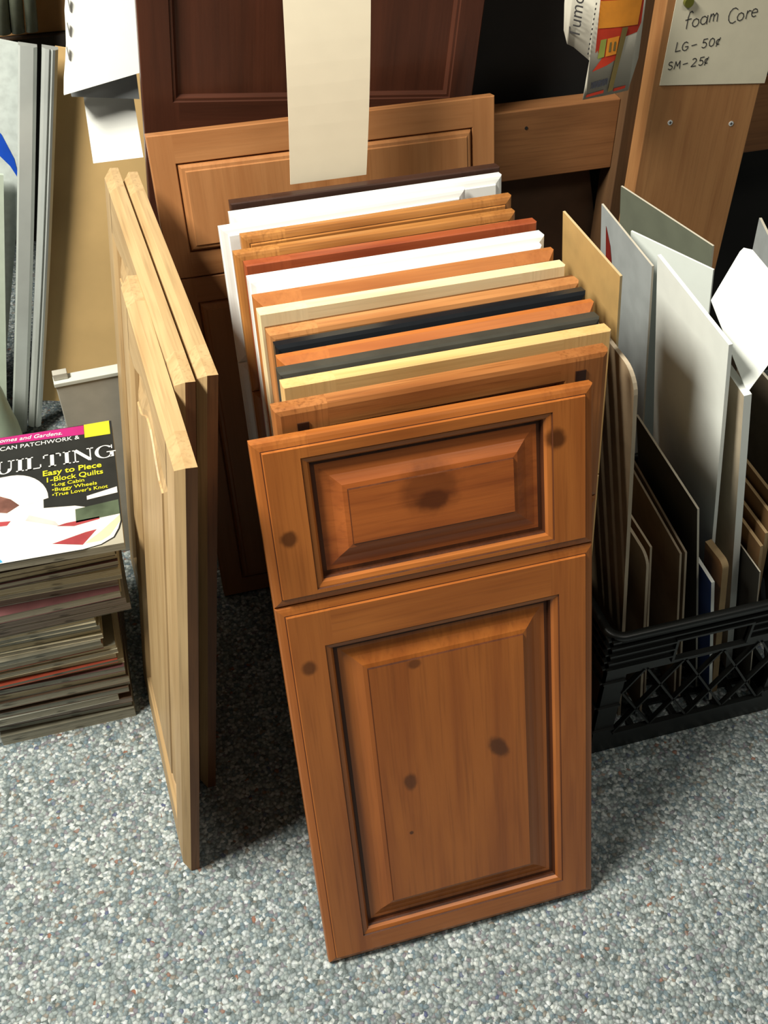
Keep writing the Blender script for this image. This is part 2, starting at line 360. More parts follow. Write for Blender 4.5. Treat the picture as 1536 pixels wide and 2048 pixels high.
sm('golden oak sample, nearer of the two oak ones at the back', (0.0476, 0.5830), 0.379, 1.05, oak, out_step(T0), in_plain(), pan_raised(), pan_raised())
sm('golden oak sample, farther of the two, against the white ones', (0.0639, 0.6240), 0.374, 1.4, oak, out_step(T0), in_plain(), pan_raised(), pan_raised())
w0 = sm('slim white sample slipped to the left, its left edge showing', (0.0405, 0.6570), 0.345, 2.6, pset(white_gloss), out_step(.014), in_plain(), pan_flat(.008), pan_flat(.008), T=.014, z=.743, tilt=9.2)
sm('white sample at the back, its top edge scuffed grey', (0.0597, 0.6865), 0.387, 1.2, pset(white_gloss), out_step(T0), in_plain(), pan_raised(), pan_raised(), z=.745)
m_esp = wset('espresso_wood', (70, 46, 36), (48, 30, 24), contrast=.6)
sm('very dark espresso sample, rearmost of the middle stack', (0.0655, 0.7190), 0.386, .5, m_esp, out_square(T0), in_plain(), pan_flat(), pan_flat(), z=.748)

# --- big tan sample behind the stack and the tall dark one behind it
tanw = wset('tan_alder', (176, 122, 76), (152, 98, 56), contrast=.4)
tanw = tuple([p_[0], p_[0]] for p_ in tanw)
sample('wide light-brown sample with a raised drawer panel, behind the whole stack', (-0.0252, 0.8617, 0.780), 0.516, -0.2, 12, 0.797, .02, *tanw, out_square(.02), [(0.001, 0, 0), (0, 0.001, 0), (0, 0.010, 0)], pan_proud(), pan_proud(), joint=.556, sw=.036, st_d=.042, group=None)
drk = wset('dark_walnut', (78, 42, 28), (56, 30, 20), contrast=.5, rough=.38)
t = empty('tall_cabinet_door', 'tall dark walnut cabinet door standing upright behind the light-brown sample', 'cabinet door', frame_matrix(Vector((-0.094, 0.928, 0.0)), 0, 1.0, 5.5))
for k_, (a_, b_) in enumerate(((0.0, 0.705), (0.740, 1.35))):
    pass
framed(t, '', 0, 0.505, 0.0, 1.35, .02, .052, .046, .06, .805, out_square(.02), [(0.009, 0, 0), (0.0075, .002, 0), (0.004, .0022, 0), (0.003, .004, 0), (0, .008, 0), (0, .012, 0)], pan_flat(.009), drk[0], drk[1], drk[2])

# --- three doors leaning right at the left
ash = wset('pale_ash', (190, 160, 116), (162, 130, 88), contrast=1.0, rough=.5)
m_ashedge = wood('brown_door_edge', (136, 90, 54), (100, 62, 34), 'z', contrast=1.2, rough=.6)
GD = 'unfinished doors leaning at the left of the stack'
def side_door(label, near_top, yaw_dir, W, tilt, z, T, arch):
    t = R(tilt); H = 0.7465 if z < .745 else 0.757
    ux, uy = math.sin(R(yaw_dir)), -math.cos(R(yaw_dir))     # local x, far edge to near edge
    yaw = math.degrees(math.atan2(uy, ux))
    yv = Vector((-math.sin(R(yaw)), math.cos(R(yaw)), 0))
    near = Vector((near_top[0], near_top[1], z)) - (yv*math.sin(t) + Vector((0, 0, math.cos(t)))) * H
    base = near - Vector((ux, uy, 0)) * W; base.z = T*math.sin(t) - .006
    o = empty('unfinished_door_front', label, 'cabinet door', frame_matrix(base, yaw, tilt), GD)
    framed(o, '', 0, W, 0, H, T, .06, .06, .075, .06, out_chamfer(T), in_plain(), pan_raised(.010, .03, 0), [ash[0][0], m_ashedge], ash[1], ash[2], arch=arch, K=16, edge_r=1)
    return o
side_door('pale ash door, nearest of the three leaning ones, beside the magazines', (-0.0775, 0.1938), 2.8, .375, 7.0, .740, .0215, .032)
side_door('pale ash arched door, middle of the three leaning at the left', (-0.0590, 0.3180), 3.4, .527, 6.8, .750, .0205, .034)
side_door('pale ash door, farthest right of the three leaning ones', (-0.0350, 0.3232), 3.6, .502, 6.8, .750, .0215, .034)

# ---------------------------------------------------------------- rack: rails and post
lum = wood('rack_lumber_upright', (168, 120, 74), (144, 96, 56), 'z', contrast=.6, rough=.6)
lumx = wood('rack_lumber_level', (150, 102, 62), (124, 80, 46), 'x', contrast=.8, rough=.6)
rk = empty('display_rack', 'raw wooden display rack with wide post and horizontal rail', 'rack', Matrix.Translation((0.865, 0.90, 0)))
def at_rack(mb, name, m_, bev=.0015):
    for i, v in enumerate(mb.v): mb.v[i] = Vector(v) - Vector((0.865, 0.90, 0))
    return mb.build(name, m_, rk, bevel=bev)
b_ = MB(); b_.box(.762, .956, .880, .9175, -.006, 1.6); post = at_rack(b_, 'post', lum)
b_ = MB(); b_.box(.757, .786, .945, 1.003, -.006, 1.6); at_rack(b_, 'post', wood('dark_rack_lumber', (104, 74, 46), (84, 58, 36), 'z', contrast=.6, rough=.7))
b_ = MB(); b_.box(.10, .7568, .9650, 1.003, .582, .702); at_rack(b_, 'rail', lumx)
b_ = MB(); b_.box(.7865, 1.6, .9180, .956, .600, .716); at_rack(b_, 'rail', lumx)
b_ = MB(); b_.box(.10, 1.7, 1.045, 1.055, -.006, 1.6); at_rack(b_, 'shade_panel', paint('black_shade_sheet', (24, 22, 20), .9, .05))  # black sheet added to stand in for the unlit space behind the rail
m_steel = paint('zinc_screw', (210, 212, 212), .3, .02, metal=.2)
def disc(mb, c, r, h, n=16, axis='y'):
    vs = [(math.cos(2*math.pi*i/n)*r, math.sin(2*math.pi*i/n)*r) for i in range(n)]
    if axis == 'y':
        f = [Vector((c[0]+a, c[1]-h, c[2]+b)) for a, b in vs]; bk = [Vector((c[0]+a, c[1], c[2]+b)) for a, b in vs]
    else:
        f = [Vector((c[0]+a, c[1]+b, c[2]+h)) for a, b in vs]; bk = [Vector((c[0]+a, c[1]+b, c[2])) for a, b in vs]
    mb.poly(f)
    for i in range(n): mb.quad(f[i], f[(i+1) % n], bk[(i+1) % n], bk[i])
m_dark = paint('dark_recess', (26, 22, 20), .8, .02)
for sx, sz in ((.8051, .6909), (.9185, .6756)):
    b_ = MB(); disc(b_, (sx, .880, sz), .0042, .0008); s_ = at_rack(b_, 'screw', m_steel, 0)
    b_ = MB(); b_.box(sx-.0022, sx+.0022, .8788, .8796, sz-.0005, sz+.0005); b_.box(sx-.0005, sx+.0005, .8788, .8796, sz-.0022, sz+.0022)
    at_rack(b_, 'screw_slot', m_dark, 0)
b_ = MB(); disc(b_, (.592, .965, .672), .0028, .0006); at_rack(b_, 'nail_hole', m_dark, 0)

# ---------------------------------------------------------------- lettering
def text(name, body, size, mt, parent, M, bold=0.0, shear=0.0, xs=1.0, extr=0.00015):
    cu = bpy.data.curves.new(name, 'FONT'); cu.body = body; cu.size = size; cu.extrude = extr; cu.shear = shear; cu.offset = bold
    cu.resolution_u = 3
    tmp = bpy.data.objects.new(name, cu); C.objects.link(tmp)
    me = bpy.data.meshes.new_from_object(tmp.evaluated_get(bpy.context.evaluated_depsgraph_get()))
    bpy.data.objects.remove(tmp); bpy.data.curves.remove(cu)
    me.name = name; me.transform(M @ Matrix.Diagonal((xs, 1, 1, 1)))
    me.materials.clear(); me.materials.append(mt)
    o = bpy.data.objects.new(name, me); C.objects.link(o); o.parent = parent
    return o
UP = Matrix.Rotation(R(90), 4, 'X')     # text plane facing -Y
def strokes(name, lines, r, mt, parent, M):
    b_ = MB()
    for ln in lines:
        for p, q in zip(ln, ln[1:]):
            a = Vector((p[0], 0, p[1])); c = Vector((q[0], 0, q[1])); d = (c-a).normalized()*r*.5
            b_.bar(a-d, c+d, r, up=Vector((0, 1, 0)), r2=.0002)
    for i, v in enumerate(b_.v): b_.v[i] = M @ Vector(v)
    return b_.build(name, mt, parent, merge=False)
def arc(cx, cz, rx, rz, a0, a1, n=8):
    return [(cx + rx*math.cos(R(a0+(a1-a0)*i/n)), cz + rz*math.sin(R(a0+(a1-a0)*i/n))) for i in range(n+1)]

# price sign on the post
m_ink = paint('grey_marker_ink', (64, 62, 62), .7, .1)
sg = empty('price_sign', 'white card with handwritten foam core prices pinned to the post', 'sign', Matrix.Translation((.7735, .8785, .7545)))
b_ = MB(); pts = [(0, 0), (.189, -.017), (.196, .19), (.004, .19)]
b_.poly([Vector((x, 0, z)) for x, z in pts]); b_.poly([Vector((x, .0009, z)) for x, z in pts])
for i in range(4):
    p, q = pts[i], pts[(i+1) % 4]; b_.quad(Vector((p[0], 0, p[1])), Vector((q[0], 0, q[1])), Vector((q[0], .0009, q[1])), Vector((p[0], .0009, p[1])))
b_.build('card', paint('cream_card', (214, 206, 182), .75, .02), sg)
pinM = MB(); disc(pinM, (.022, -.0002, .1225), .0075, .006); pinM.build('push_pin', paint('olive_pin', (92, 92, 30), .4, .1), sg)
def P(px, py):   # photo pixel on the sign to sign coordinates
    return None
u = .00088
def L(x, z, s, seq): return [[(x+a*s, z+b*s) for a, b in ln] for ln in seq]
f_ = [[(.55, 1.35), (.4, 1.5), (.2, 1.4), (.12, 1.0), (.12, 0)], [(-.1, .75), (.45, .85)]]
o_ = [arc(.35, .35, .33, .36, 0, 360)]
a_ = [arc(.35, .35, .33, .36, 40, 380), [(.68, .75), (.72, .0)]]
m_ = [[(.05, 0), (.1, .7)], [(.08, .45), (.3, .72), (.42, .6), (.44, .05)], [(.44, .45), (.65, .75), (.8, .6), (.84, 0)]]
C_ = [arc(.55, .65, .5, .68, 50, 310)]
r_ = [[(.1, 0), (.12, .7)], [(.12, .45), (.3, .7), (.5, .66)]]
e_ = [[(.05, .38), (.62, .42)] + arc(.35, .38, .3, .36, 15, 310)]
Lc = [[(.1, 1.1), (.05, 0), (.7, .08)]]; Gc = [arc(.45, .5, .42, .52, 50, 330)+[(.82, .45), (.45, .45)]]
dsh = [[(.05, .45), (.7, .55)]]; n5 = [[(.75, 1.05), (.25, 1.0), (.2, .6)] + arc(.4, .32, .33, .33, 100, -140)]
n0 = [arc(.42, .52, .36, .5, 0, 360)]; cent = [arc(.35, .45, .25, .32, 50, 310), [(.55, .95), (.15, -.05)]]
Sc = [arc(.4, .78, .28, .24, 40, 250, 6) + arc(.4, .28, .3, .27, 80, -150, 6)]; Mc = [[(.0, 0), (.1, .95), (.4, .35), (.7, 1.0), (.8, 0)]]
n2 = [arc(.38, .75, .3, .28, 150, -30, 6) + [(.05, 0), (.72, .02)]]
def word(x, z, s, gl, adv, rise=0.0, name='handwriting'):
    ls = []
    for i, g in enumerate(gl):
        if g: ls += L(x+sum(adv[:i])*s, z+rise*sum(adv[:i])*s, s, g)
    strokes(name, ls, .00062, m_ink, sg, Matrix.Translation((0, -.0003, 0)))
word(.026, .083, .0165, [f_, o_, a_, m_], [.62, .8, .9, 1], .16)
word(.096, .084, .0165, [C_, o_, r_, e_], [.95, .85, .55, .8], .14)
word(.016, .050, .0125, [Lc, Gc, dsh, n5, n0, cent], [.85, 1.25, 1.35, 1.0, .95, 1], .03)
word(.008, .023, .0118, [Sc, Mc, dsh, n2, n5, cent], [1.0, 1.15, 1.25, 1.0, .85, 1], .03)

# hanging coupon leaflet
cp = empty('hanging_leaflet', 'curled white leaflet printed orange and red with a barcode, hanging over the rail', 'leaflet', Matrix.Translation((.6, .84, .77)))
m_leaf = paint('leaflet_paper', (206, 200, 184), .6, .02)
m_or = paint('leaflet_orange', (222, 140, 40), .6, .08); m_rd = paint('leaflet_red', (190, 52, 26), .6, .1); m_gn = paint('leaflet_green', (142, 150, 66), .6, .08)
m_ol = paint('leaflet_olive_band', (112, 96, 52), .6, .06); m_bar = paint('barcode_ink', (64, 66, 78), .7, .1)
def leaf_y(x, z):   # curved hang: the left flap comes forward
    return -(0.012*math.sin((x+.03)*20)) - max(0, .04-x)**2*4 + (z-.06)*.05
def leaf_poly(name, pts, m_, off):
    # subdivide a polygon into a fan grid that follows the curl
    bm = bmesh.new(); vs = [bm.verts.new((x, 0, z)) for x, z in pts]; bm.faces.new(vs)
    xa, xb = min(p[0] for p in pts), max(p[0] for p in pts)
    for q in range(int(xa/.004)-1, int(xb/.004)+2):
        if xa < q*.004 < xb: bmesh.ops.bisect_plane(bm, geom=bm.verts[:]+bm.edges[:]+bm.faces[:], plane_co=(q*.004, 0, 0), plane_no=(1, 0, 0))
    for v in bm.verts: v.co.y = leaf_y(v.co.x, v.co.z) - off
    me = bpy.data.meshes.new(name); bm.to_mesh(me); bm.free(); me.materials.append(m_)
    for p in me.polygons: p.use_smooth = True
    o = bpy.data.objects.new(name, me); C.objects.link(o); o.parent = cp
    if off == 0:
        md = o.modifiers.new('thick', 'SOLIDIFY'); md.thickness = .0004; md.offset = 1
    return o
leaf_poly('sheet', [(.0176, .0005), (.060, .0035), (.0929, .0049), (.104, .05), (.1032, .165), (-.029, .165), (-.0292, .1407), (-.026, .105), (-.018, .085), (-.006, .0786), (.0219, .0566)], m_leaf, 0)
leaf_poly('printed_panel', [(.030, .066), (.040, .078), (.095, .088), (.100, .100), (.100, .16), (.0285, .16)], m_rd, .0008)
leaf_poly('printed_panel', [(.030, .1002), (.094, .0985), (.0965, .134), (.029, .137)], m_or, .0014)
leaf_poly('printed_panel', [(.034, .066), (.062, .060), (.072, .076), (.078, .09), (.06, .10), (.03, .09)], m_rd, .0010)
leaf_poly('printed_panel', [(.028, .040), (.050, .047), (.066, .055), (.068, .066), (.046, .066), (.040, .056)], m_rd, .0010)
leaf_poly('printed_panel', [(.034, .058), (.044, .060), (.045, .085), (.036, .084)], m_gn, .0016)
leaf_poly('printed_panel', [(.046, .060), (.063, .062), (.065, .087), (.0465, .085)], m_or, .0016)
leaf_poly('printed_panel', [(.050, .066), (.0535, .0665), (.0535, .080), (.0505, .0795)], m_ol, .0020)
leaf_poly('printed_panel', [(.057, .067), (.0605, .0672), (.0605, .080), (.0575, .0795)], m_ol, .0020)
leaf_poly('printed_band', [(.056, .0085), (.064, .010), (.0775, .098), (.068, .098)], m_ol, .0022)
leaf_poly('printed_panel', [(.022, .0035), (.05, .0075), (.05, .012), (.023, .0075)], m_rd, .0010)
leaf_poly('printed_panel', [(.066, .0075), (.086, .0095), (.087, .0135), (.066, .012)], m_rd, .0010)
for i in range(11):
    x = .0285+i*.0024; leaf_poly('barcode_bar', [(x, .0155+i*.00035), (x+(.0017 if i % 3 else .0011), .0155+i*.00035), (x+.0022, .025+i*.00035), (x+.0005, .025+i*.00035)], m_bar, .0012)
MT = Matrix.Translation((-.0035, -.0145, .090)) @ Matrix.Rotation(R(-3), 4, 'Y') @ Matrix.Rotation(R(90), 4, 'Y').inverted() @ UP
text('lettering', 'Tumo', .025, m_ink, cp, Matrix.Translation((-.0015, -.0185, .090)) @ Matrix.Rotation(R(-16), 4, 'Z') @ Matrix.Rotation(R(-90), 4, 'Y') @ UP, shear=.25)
for i in range(13):
    b_ = MB(); z = .066+i*.0068; b_.box(.0168+i*.0003, .0184+i*.0003, -.0142, -.0134, z, z+.0028); b_.build('stitch_mark', m_ink, cp)

# hanging white strip
def strip_pts():
    rows = []
    for i in range(13):
        s = i/12; z = .735 + .30*s; y = .750 + .062*s - .006*math.sin(math.pi*min(1, s*1.3))
        rows.append((y, z))
    return rows
b_ = MB(); rows = strip_pts(); xs_ = [(.1545+.020*k/12, .2630+.029*k/12) for k in range(13)]
for k in range(12):
    (y0, z0), (y1, z1) = rows[k], rows[k+1]; (l0, r0), (l1, r1) = xs_[k], xs_[k+1]
    for dy in (0, .002):
        b_.quad(Vector((l0, y0+dy, z0)), Vector((r0, y0+dy, z0)), Vector((r1, y1+dy, z1)), Vector((l1, y1+dy, z1)))
    b_.quad(Vector((l0, y0, z0)), Vector((l0, y0+.002, z0)), Vector((l1, y1+.002, z1)), Vector((l1, y1, z1)))
    b_.quad(Vector((r0, y0, z0)), Vector((r0, y0+.002, z0)), Vector((r1, y1+.002, z1)), Vector((r1, y1, z1)))
(y0, z0), (l0, r0) = rows[0], xs_[0]
b_.quad(Vector((l0, y0, z0)), Vector((r0, y0, z0)), Vector((r0, y0+.002, z0)), Vector((l0, y0+.002, z0)))
hs = b_.build('hanging_card_strip', paint('cream_strip_card', (212, 200, 176), .7, .01), None, smooth=False)
tag(hs, 'long blank cream card strip hanging down in front of the dark door', 'sign')

# ---------------------------------------------------------------- milk crate
m_cr = paint('black_plastic', (20, 22, 21), .42, .05)
cx0, cx1, cy0, cy1, ch = .465, .795, .215, .560, .288
cr = empty('milk_crate', 'black plastic milk crate full of board offcuts, right of the stack', 'crate', Matrix.Translation(((cx0+cx1)/2, (cy0+cy1)/2, -.006)))
hw, hd = (cx1-cx0)/2, (cy1-cy0)/2
def crate_wall(half, handle):
    """wall in local x (along) z (up) with thickness y 0..; returns MB"""
    b = MB(); th = .004
    def bx(x0, x1, z0, z1, y0=0, y1=th): b.box(x0, x1, y0, y1, z0, z1)
    c = .036
    bx(-half+c, half-c, 0, .045); bx(-half+c, half-c, .0445, .049, -.004, th)
    bx(-half, -half+c, 0, ch-.004); bx(half-c, half, 0, ch-.004)
    ht, hb = (.248, .205) if handle else (.2, .2)
    if handle:
        bx(-half+c, -.058, hb, ch-.002); bx(.058, half-c, hb, ch-.002); bx(-.058, .058, ht, ch-.002)
        bx(-half+c, half-c, .192, hb)
        for z in (hb-.003, ht): bx(-.062, .062, z, z+.004, -.005, th)
        for x in (-.062, .058): bx(x, x+.004, hb, ht, -.005, th)
    else:
        bx(-half+c, half-c, .192, ch-.002)
    for z in (.214, .230, .246, .262, .276):
        for xa, xb in (((-half, -.062), (.062, half)) if handle and z < ht else ((-half, half),)):
            bx(xa, xb, z, z+.003, -.005, 0)
    for z in (.06, .12, .18):
        for s in (-1, 1): bx(min(s*half, s*(half-c)), max(s*half, s*(half-c)), z, z+.003, -.004, 0)
    zb, zt = .048, .194; dx = .062; n = int((2*(half-c)+dx)/dx)+1
    for i in range(-2, n+2):
        for sgn in (1, -1):
            xa = -half+c+i*dx; xb = xa+sgn*(zt-zb)*.62
            za, zc = zb, zt
            lo, hi = -half+c, half-c
            p0, p1 = Vector((xa, 0, za)), Vector((xb, 0, zc))
            # clip
            t0, t1 = 0.0, 1.0; d = xb-xa
            ta, tb = (lo-xa)/d, (hi-xa)/d
            if ta > tb: ta, tb = tb, ta
            t0, t1 = max(t0, ta), min(t1, tb)
            if t1-t0 < .05: continue
            b.bar(p0.lerp(p1, t0)+Vector((0, .002, 0)), p0.lerp(p1, t1)+Vector((0, .002, 0)), .0016, r2=.004)
    return b
for k_, (half, handle, M) in enumerate(((hw, True, Matrix.Translation((0, -hd, 0))), (hw, True, Matrix.Translation((0, hd, 0)) @ Matrix.Rotation(R(180), 4, 'Z')),
                          (hd, True, Matrix.Translation((-hw, 0, 0)) @ Matrix.Rotation(R(-90), 4, 'Z')), (hd, True, Matrix.Translation((hw, 0, 0)) @ Matrix.Rotation(R(90), 4, 'Z')))):
    b_ = crate_wall(half, handle)
    b_.v = [M @ Vector(v) for v in b_.v]; b_.build('side_wall', m_cr, cr, merge=False)
# rounded top rim
def rrect(hx, hy, r, z, n=6):
    pts = []
    for cxs, cys, a0 in ((1, 1, 0), (-1, 1, 90), (-1, -1, 180), (1, -1, 270)):
        for i in range(n+1):
            a = R(a0+90*i/n); pts.append(Vector((cxs*(hx-r)+r*math.cos(a), cys*(hy-r)+r*math.sin(a), z)))
    return pts
rings = [rrect(hw-.002, hd-.002, .02, ch-.012), rrect(hw+.006, hd+.006, .026, ch-.012), rrect(hw+.007, hd+.007, .027, ch-.003), rrect(hw+.004, hd+.004, .024, ch), rrect(hw-.004, hd-.004, .018, ch), rrect(hw-.006, hd-.006, .016, ch-.012)]
b_ = MB(); N = len(rings[0])
for A, B in zip(rings, rings[1:]+rings[:1]):
    for i in range(N): b_.quad(A[i], A[(i+1) % N], B[(i+1) % N], B[i])
b_.build('rim', m_cr, cr, smooth=True)
b_ = MB()
for i in range(9): b_.box(-hw+.004, hw-.004, -hd+.02+i*.0375, -hd+.028+i*.0375, .004, .010)
for i in range(9): b_.box(-hw+.01+i*.0375, -hw+.018+i*.0375, -hd+.004, hd-.004, .004, .0098)
b_.build('bottom_grid', m_cr, cr, merge=False)

# ---------------------------------------------------------------- boards in and behind the crate
def slab(name, label, N, F, Bx, th, face, edge, cat='board', zb=.006, round_r=0.0, group=None, ext=0.0):
    """N near top corner, F far top corner (x,y), Bx x of the near bottom corner; a flat board standing on end"""
    N = Vector(N); F = Vector((F[0], F[1], N.z)); d = Vector((Bx-N.x, 0, zb-N.z))
    along = (F-N); Ln = along.length; along.normalize(); along *= (Ln+ext)
    Bn = N+d; nrm = along.cross(d).normalized()
    if nrm.x < 0: nrm = -nrm                              # thickness goes away from the stack
    b = MB(); up = -d
    # outline in (s along, t up) from the near bottom corner
    H = up.length; W = along.length; ua = along/W; uu = up/H
    out = [(0, 0), (W, 0), (W, H)]
    if round_r:
        out += [(round_r - round_r*math.sin(R(90*i/6)), H - round_r + round_r*math.cos(R(90*i/6))) for i in range(7)]
    else: out += [(0, H)]
    A = [ua*s+uu*t_ for s, t_ in out]; B = [p+nrm*th for p in A]
    b.poly(A, 0); b.poly(B[::-1], 0)
    for i in range(len(A)):
        j = (i+1) % len(A); b.quad(A[i], A[j], B[j], B[i], 1)
    o = b.build(name, [face, edge]); o.location = Bn; tag(o, label, cat, group); return o
GB = 'boards standing in and behind the crate'
foamw = paint('foam_core_white', (238, 242, 236), .6, .015); foame = paint('foam_core_edge', (240, 242, 236), .6, .01)
chip = paint('chipboard_tan', (176, 142, 86), .8, .05, bump=.1); chipe = paint('chipboard_edge', (196, 172, 128), .8, .04)
brd = paint('grey_brown_board', (150, 128, 100), .75, .06); brde = paint('grey_brown_edge', (178, 162, 138), .7, .04)
dkb = paint('dark_board', (56, 54, 46), .7, .06); lte = paint('light_edge', (206, 198, 180), .6, .02)
grn = paint('grey_green_board', (104, 108, 92), .8, .04); gry = paint('cool_grey_board', (166, 172, 172), .7, .04)
wht = paint('white_mat_board', (236, 242, 236), .6, .01); blu = paint('blue_board', (50, 78, 140), .6, .04)
orb = paint('orange_brown_card', (190, 136, 84), .7, .06); cbd = paint('brown_cardboard', (140, 104, 64), .8, .06); cbe = paint('cardboard_edge', (176, 148, 108), .8, .05)
slab('foam_board', 'large white foam core board standing tallest in the crate front', (.601, .315, .673), (.614, .533), .715, .005, foamw, foame, group=GB)
slab('chipboard_sheet', 'tan chipboard sheet beside the right end of the stack', (.463, .360, .765), (.460, .523), .545, .003, chip, chipe, group=GB, zb=.012)
slab('board', 'grey-brown board with a rounded corner next to the pegged oak sample', (.447, .262, .696), (.446, .47), .5385, .005, brd, brde, round_r=.03, group=GB)
slab('board', 'dark board with a bright cut edge in the crate middle', (.594, .280, .432), (.604, .489), .686, .003, dkb, lte, round_r=.0, group=GB)
slab('board', 'beige-edged thin board, right one of the pair at the crate left', (.586, .270, .360), (.602, .476), .650, .003, brd, brde, group=GB)
slab('board', 'beige-edged thin board, left one of the pair at the crate left', (.578, .270, .360), (.593, .476), .641, .003, brd, brde, group=GB)
slab('board', 'short brown board low at the left of the crate, behind its partner', (.535, .280, .375), (.537, .44), .593, .003, cbd, brde, group=GB)
slab('board', 'short greyish board nearest the front left of the crate', (.516, .255, .385), (.518, .40), .573, .004, brd, brde, group=GB, round_r=.02)
slab('mat_board', 'beige mat board standing right of the tall foam board', (.632, .300, .600), (.645, .42), .752, .010, paint('beige_board', (190, 176, 152), .7, .04), foame, group=GB)
slab('mat_board', 'grey-green mat board leaning on the wooden post', (.758, .620, .617), (.709, .833), .838, .003, grn, lte, group=GB, zb=-.004)
slab('mat_board', 'white mat board in front of the grey-green one', (.744, .585, .599), (.678, .724), .824, .003, wht, foame, group=GB, zb=-.004)
slab('mat_board', 'cool grey board with a dark red printed corner', (.632, .570, .632), (.640, .760), .715, .003, gry, lte, group=GB, zb=-.004)
slab('board', 'small blue card with a bright white edge at the crate front', (.628, .250, .307), (.631, .33), .694, .005, blu, foame, group=GB)
slab('board', 'torn orange-brown cardboard piece beside the blue card', (.648, .262, .327), (.646, .310), .705, .010, orb, cbe, group=GB, round_r=.012)
for i, (N, F, Bx, lb) in enumerate((((.733, .300, .398), (.736, .45), .783, 'highest'), ((.726, .290, .378), (.729, .44), .7785, 'second'), ((.719, .280, .352), (.722, .43), .774, 'third'), ((.709, .270, .338), (.712, .40), .7695, 'lowest'))):
    slab('cardboard_sheet', lb + ' of the four brown cardboard sheets at the right edge', N, F, Bx, .0045, cbd, cbe, group=GB)
slab('board', 'dark thin board with a pale outline near the crate right', (.7045, .250, .307), (.7065, .36), .7655, .002, dkb, lte, group=GB)
slab('board', 'dull grey-brown board behind the cardboard sheets at the right edge', (.8043, .330, .465), (.8081, .56), .86, .004, paint('dull_brown_board', (104, 92, 74), .8, .08), lte, group=GB, zb=-.004)
slab('board', 'light grey board standing at the right edge behind the white card', (.867, .600, .587), (.905, .726), .90, .004, gry, lte, group=GB, zb=-.004)
gb_ = MB(); gb_.box(0, .22, 0, .010, 0, .62)
gbo = gb_.build('board', paint('dark_brown_board', (84, 60, 42), .7, .06), bevel=.001); gbo.matrix_world = frame_matrix(Vector((.655, 1.012, -.004)), 0, 0, -14); tag(gbo, 'dark brown board slanting in the gap below the rail', 'board', GB)
bm_ = MB(); o_pl = [Vector((.6371, .4226, .6648)), Vector((.6885, .4590, .7075)), Vector((.6945, .4610, .7110)), Vector((.7034, .4540, .7100)), Vector((.7334, .355, .669)), Vector((.6391, .3044, .6008)), Vector((.6375, .345, .624))]
c0 = o_pl[0]; nn = Vector((-.35, -.45, .82)).normalized()
nn = -nn if nn.z < 0 else nn
# keep the card flat: project corners on the plane of three of them
fl_ = [p - nn*((p-c0).dot(nn)) for p in o_pl]
A = [p-c0 for p in fl_]; B = [p-nn*.002 for p in A]
bm_.poly(A); bm_.poly(B[::-1])
for i in range(len(A)): bm_.quad(A[i], A[(i+1) % len(A)], B[(i+1) % len(A)], B[i])
wc = bm_.build('white_card', foamw); wc.location = c0; tag(wc, 'bright white card tilted cornerwise on top of the crate boards', 'card', GB)
b_ = MB(); b_.box(-.0006, 0, 0, .035, 0, .07)
# dark red print on the cool grey board (a flat printed corner)
gb = bpy.data.objects['mat_board.003'] if 'mat_board.003' in bpy.data.objects else None
if gb:
    me = gb.data; A0, A1, A2, A3 = [me.vertices[i].co.copy() for i in range(4)]
    b_ = MB()
    # board local frame: bottom near origin; use its own edges
    alongv = Vector((.008, .190, 0)); upv = Vector((.632-.715, 0, .636)); ua = alongv.normalized(); uu = upv.normalized()
    q = [ua*s+uu*t_+Vector((-.0012, 0, 0)) for s, t_ in ((.125, .500), (.165, .545), (.168, .615), (.150, .590))]
    b_.poly(q); b_.poly([p+Vector((.0005, 0, 0)) for p in q][::-1])
    for i in range(4): b_.quad(q[i], q[(i+1) % 4], q[(i+1) % 4]+Vector((.0005, 0, 0)), q[i]+Vector((.0005, 0, 0)))
    pr = b_.build('printed_patch', paint('dark_red_print', (120, 30, 20), .6, .05), gb)

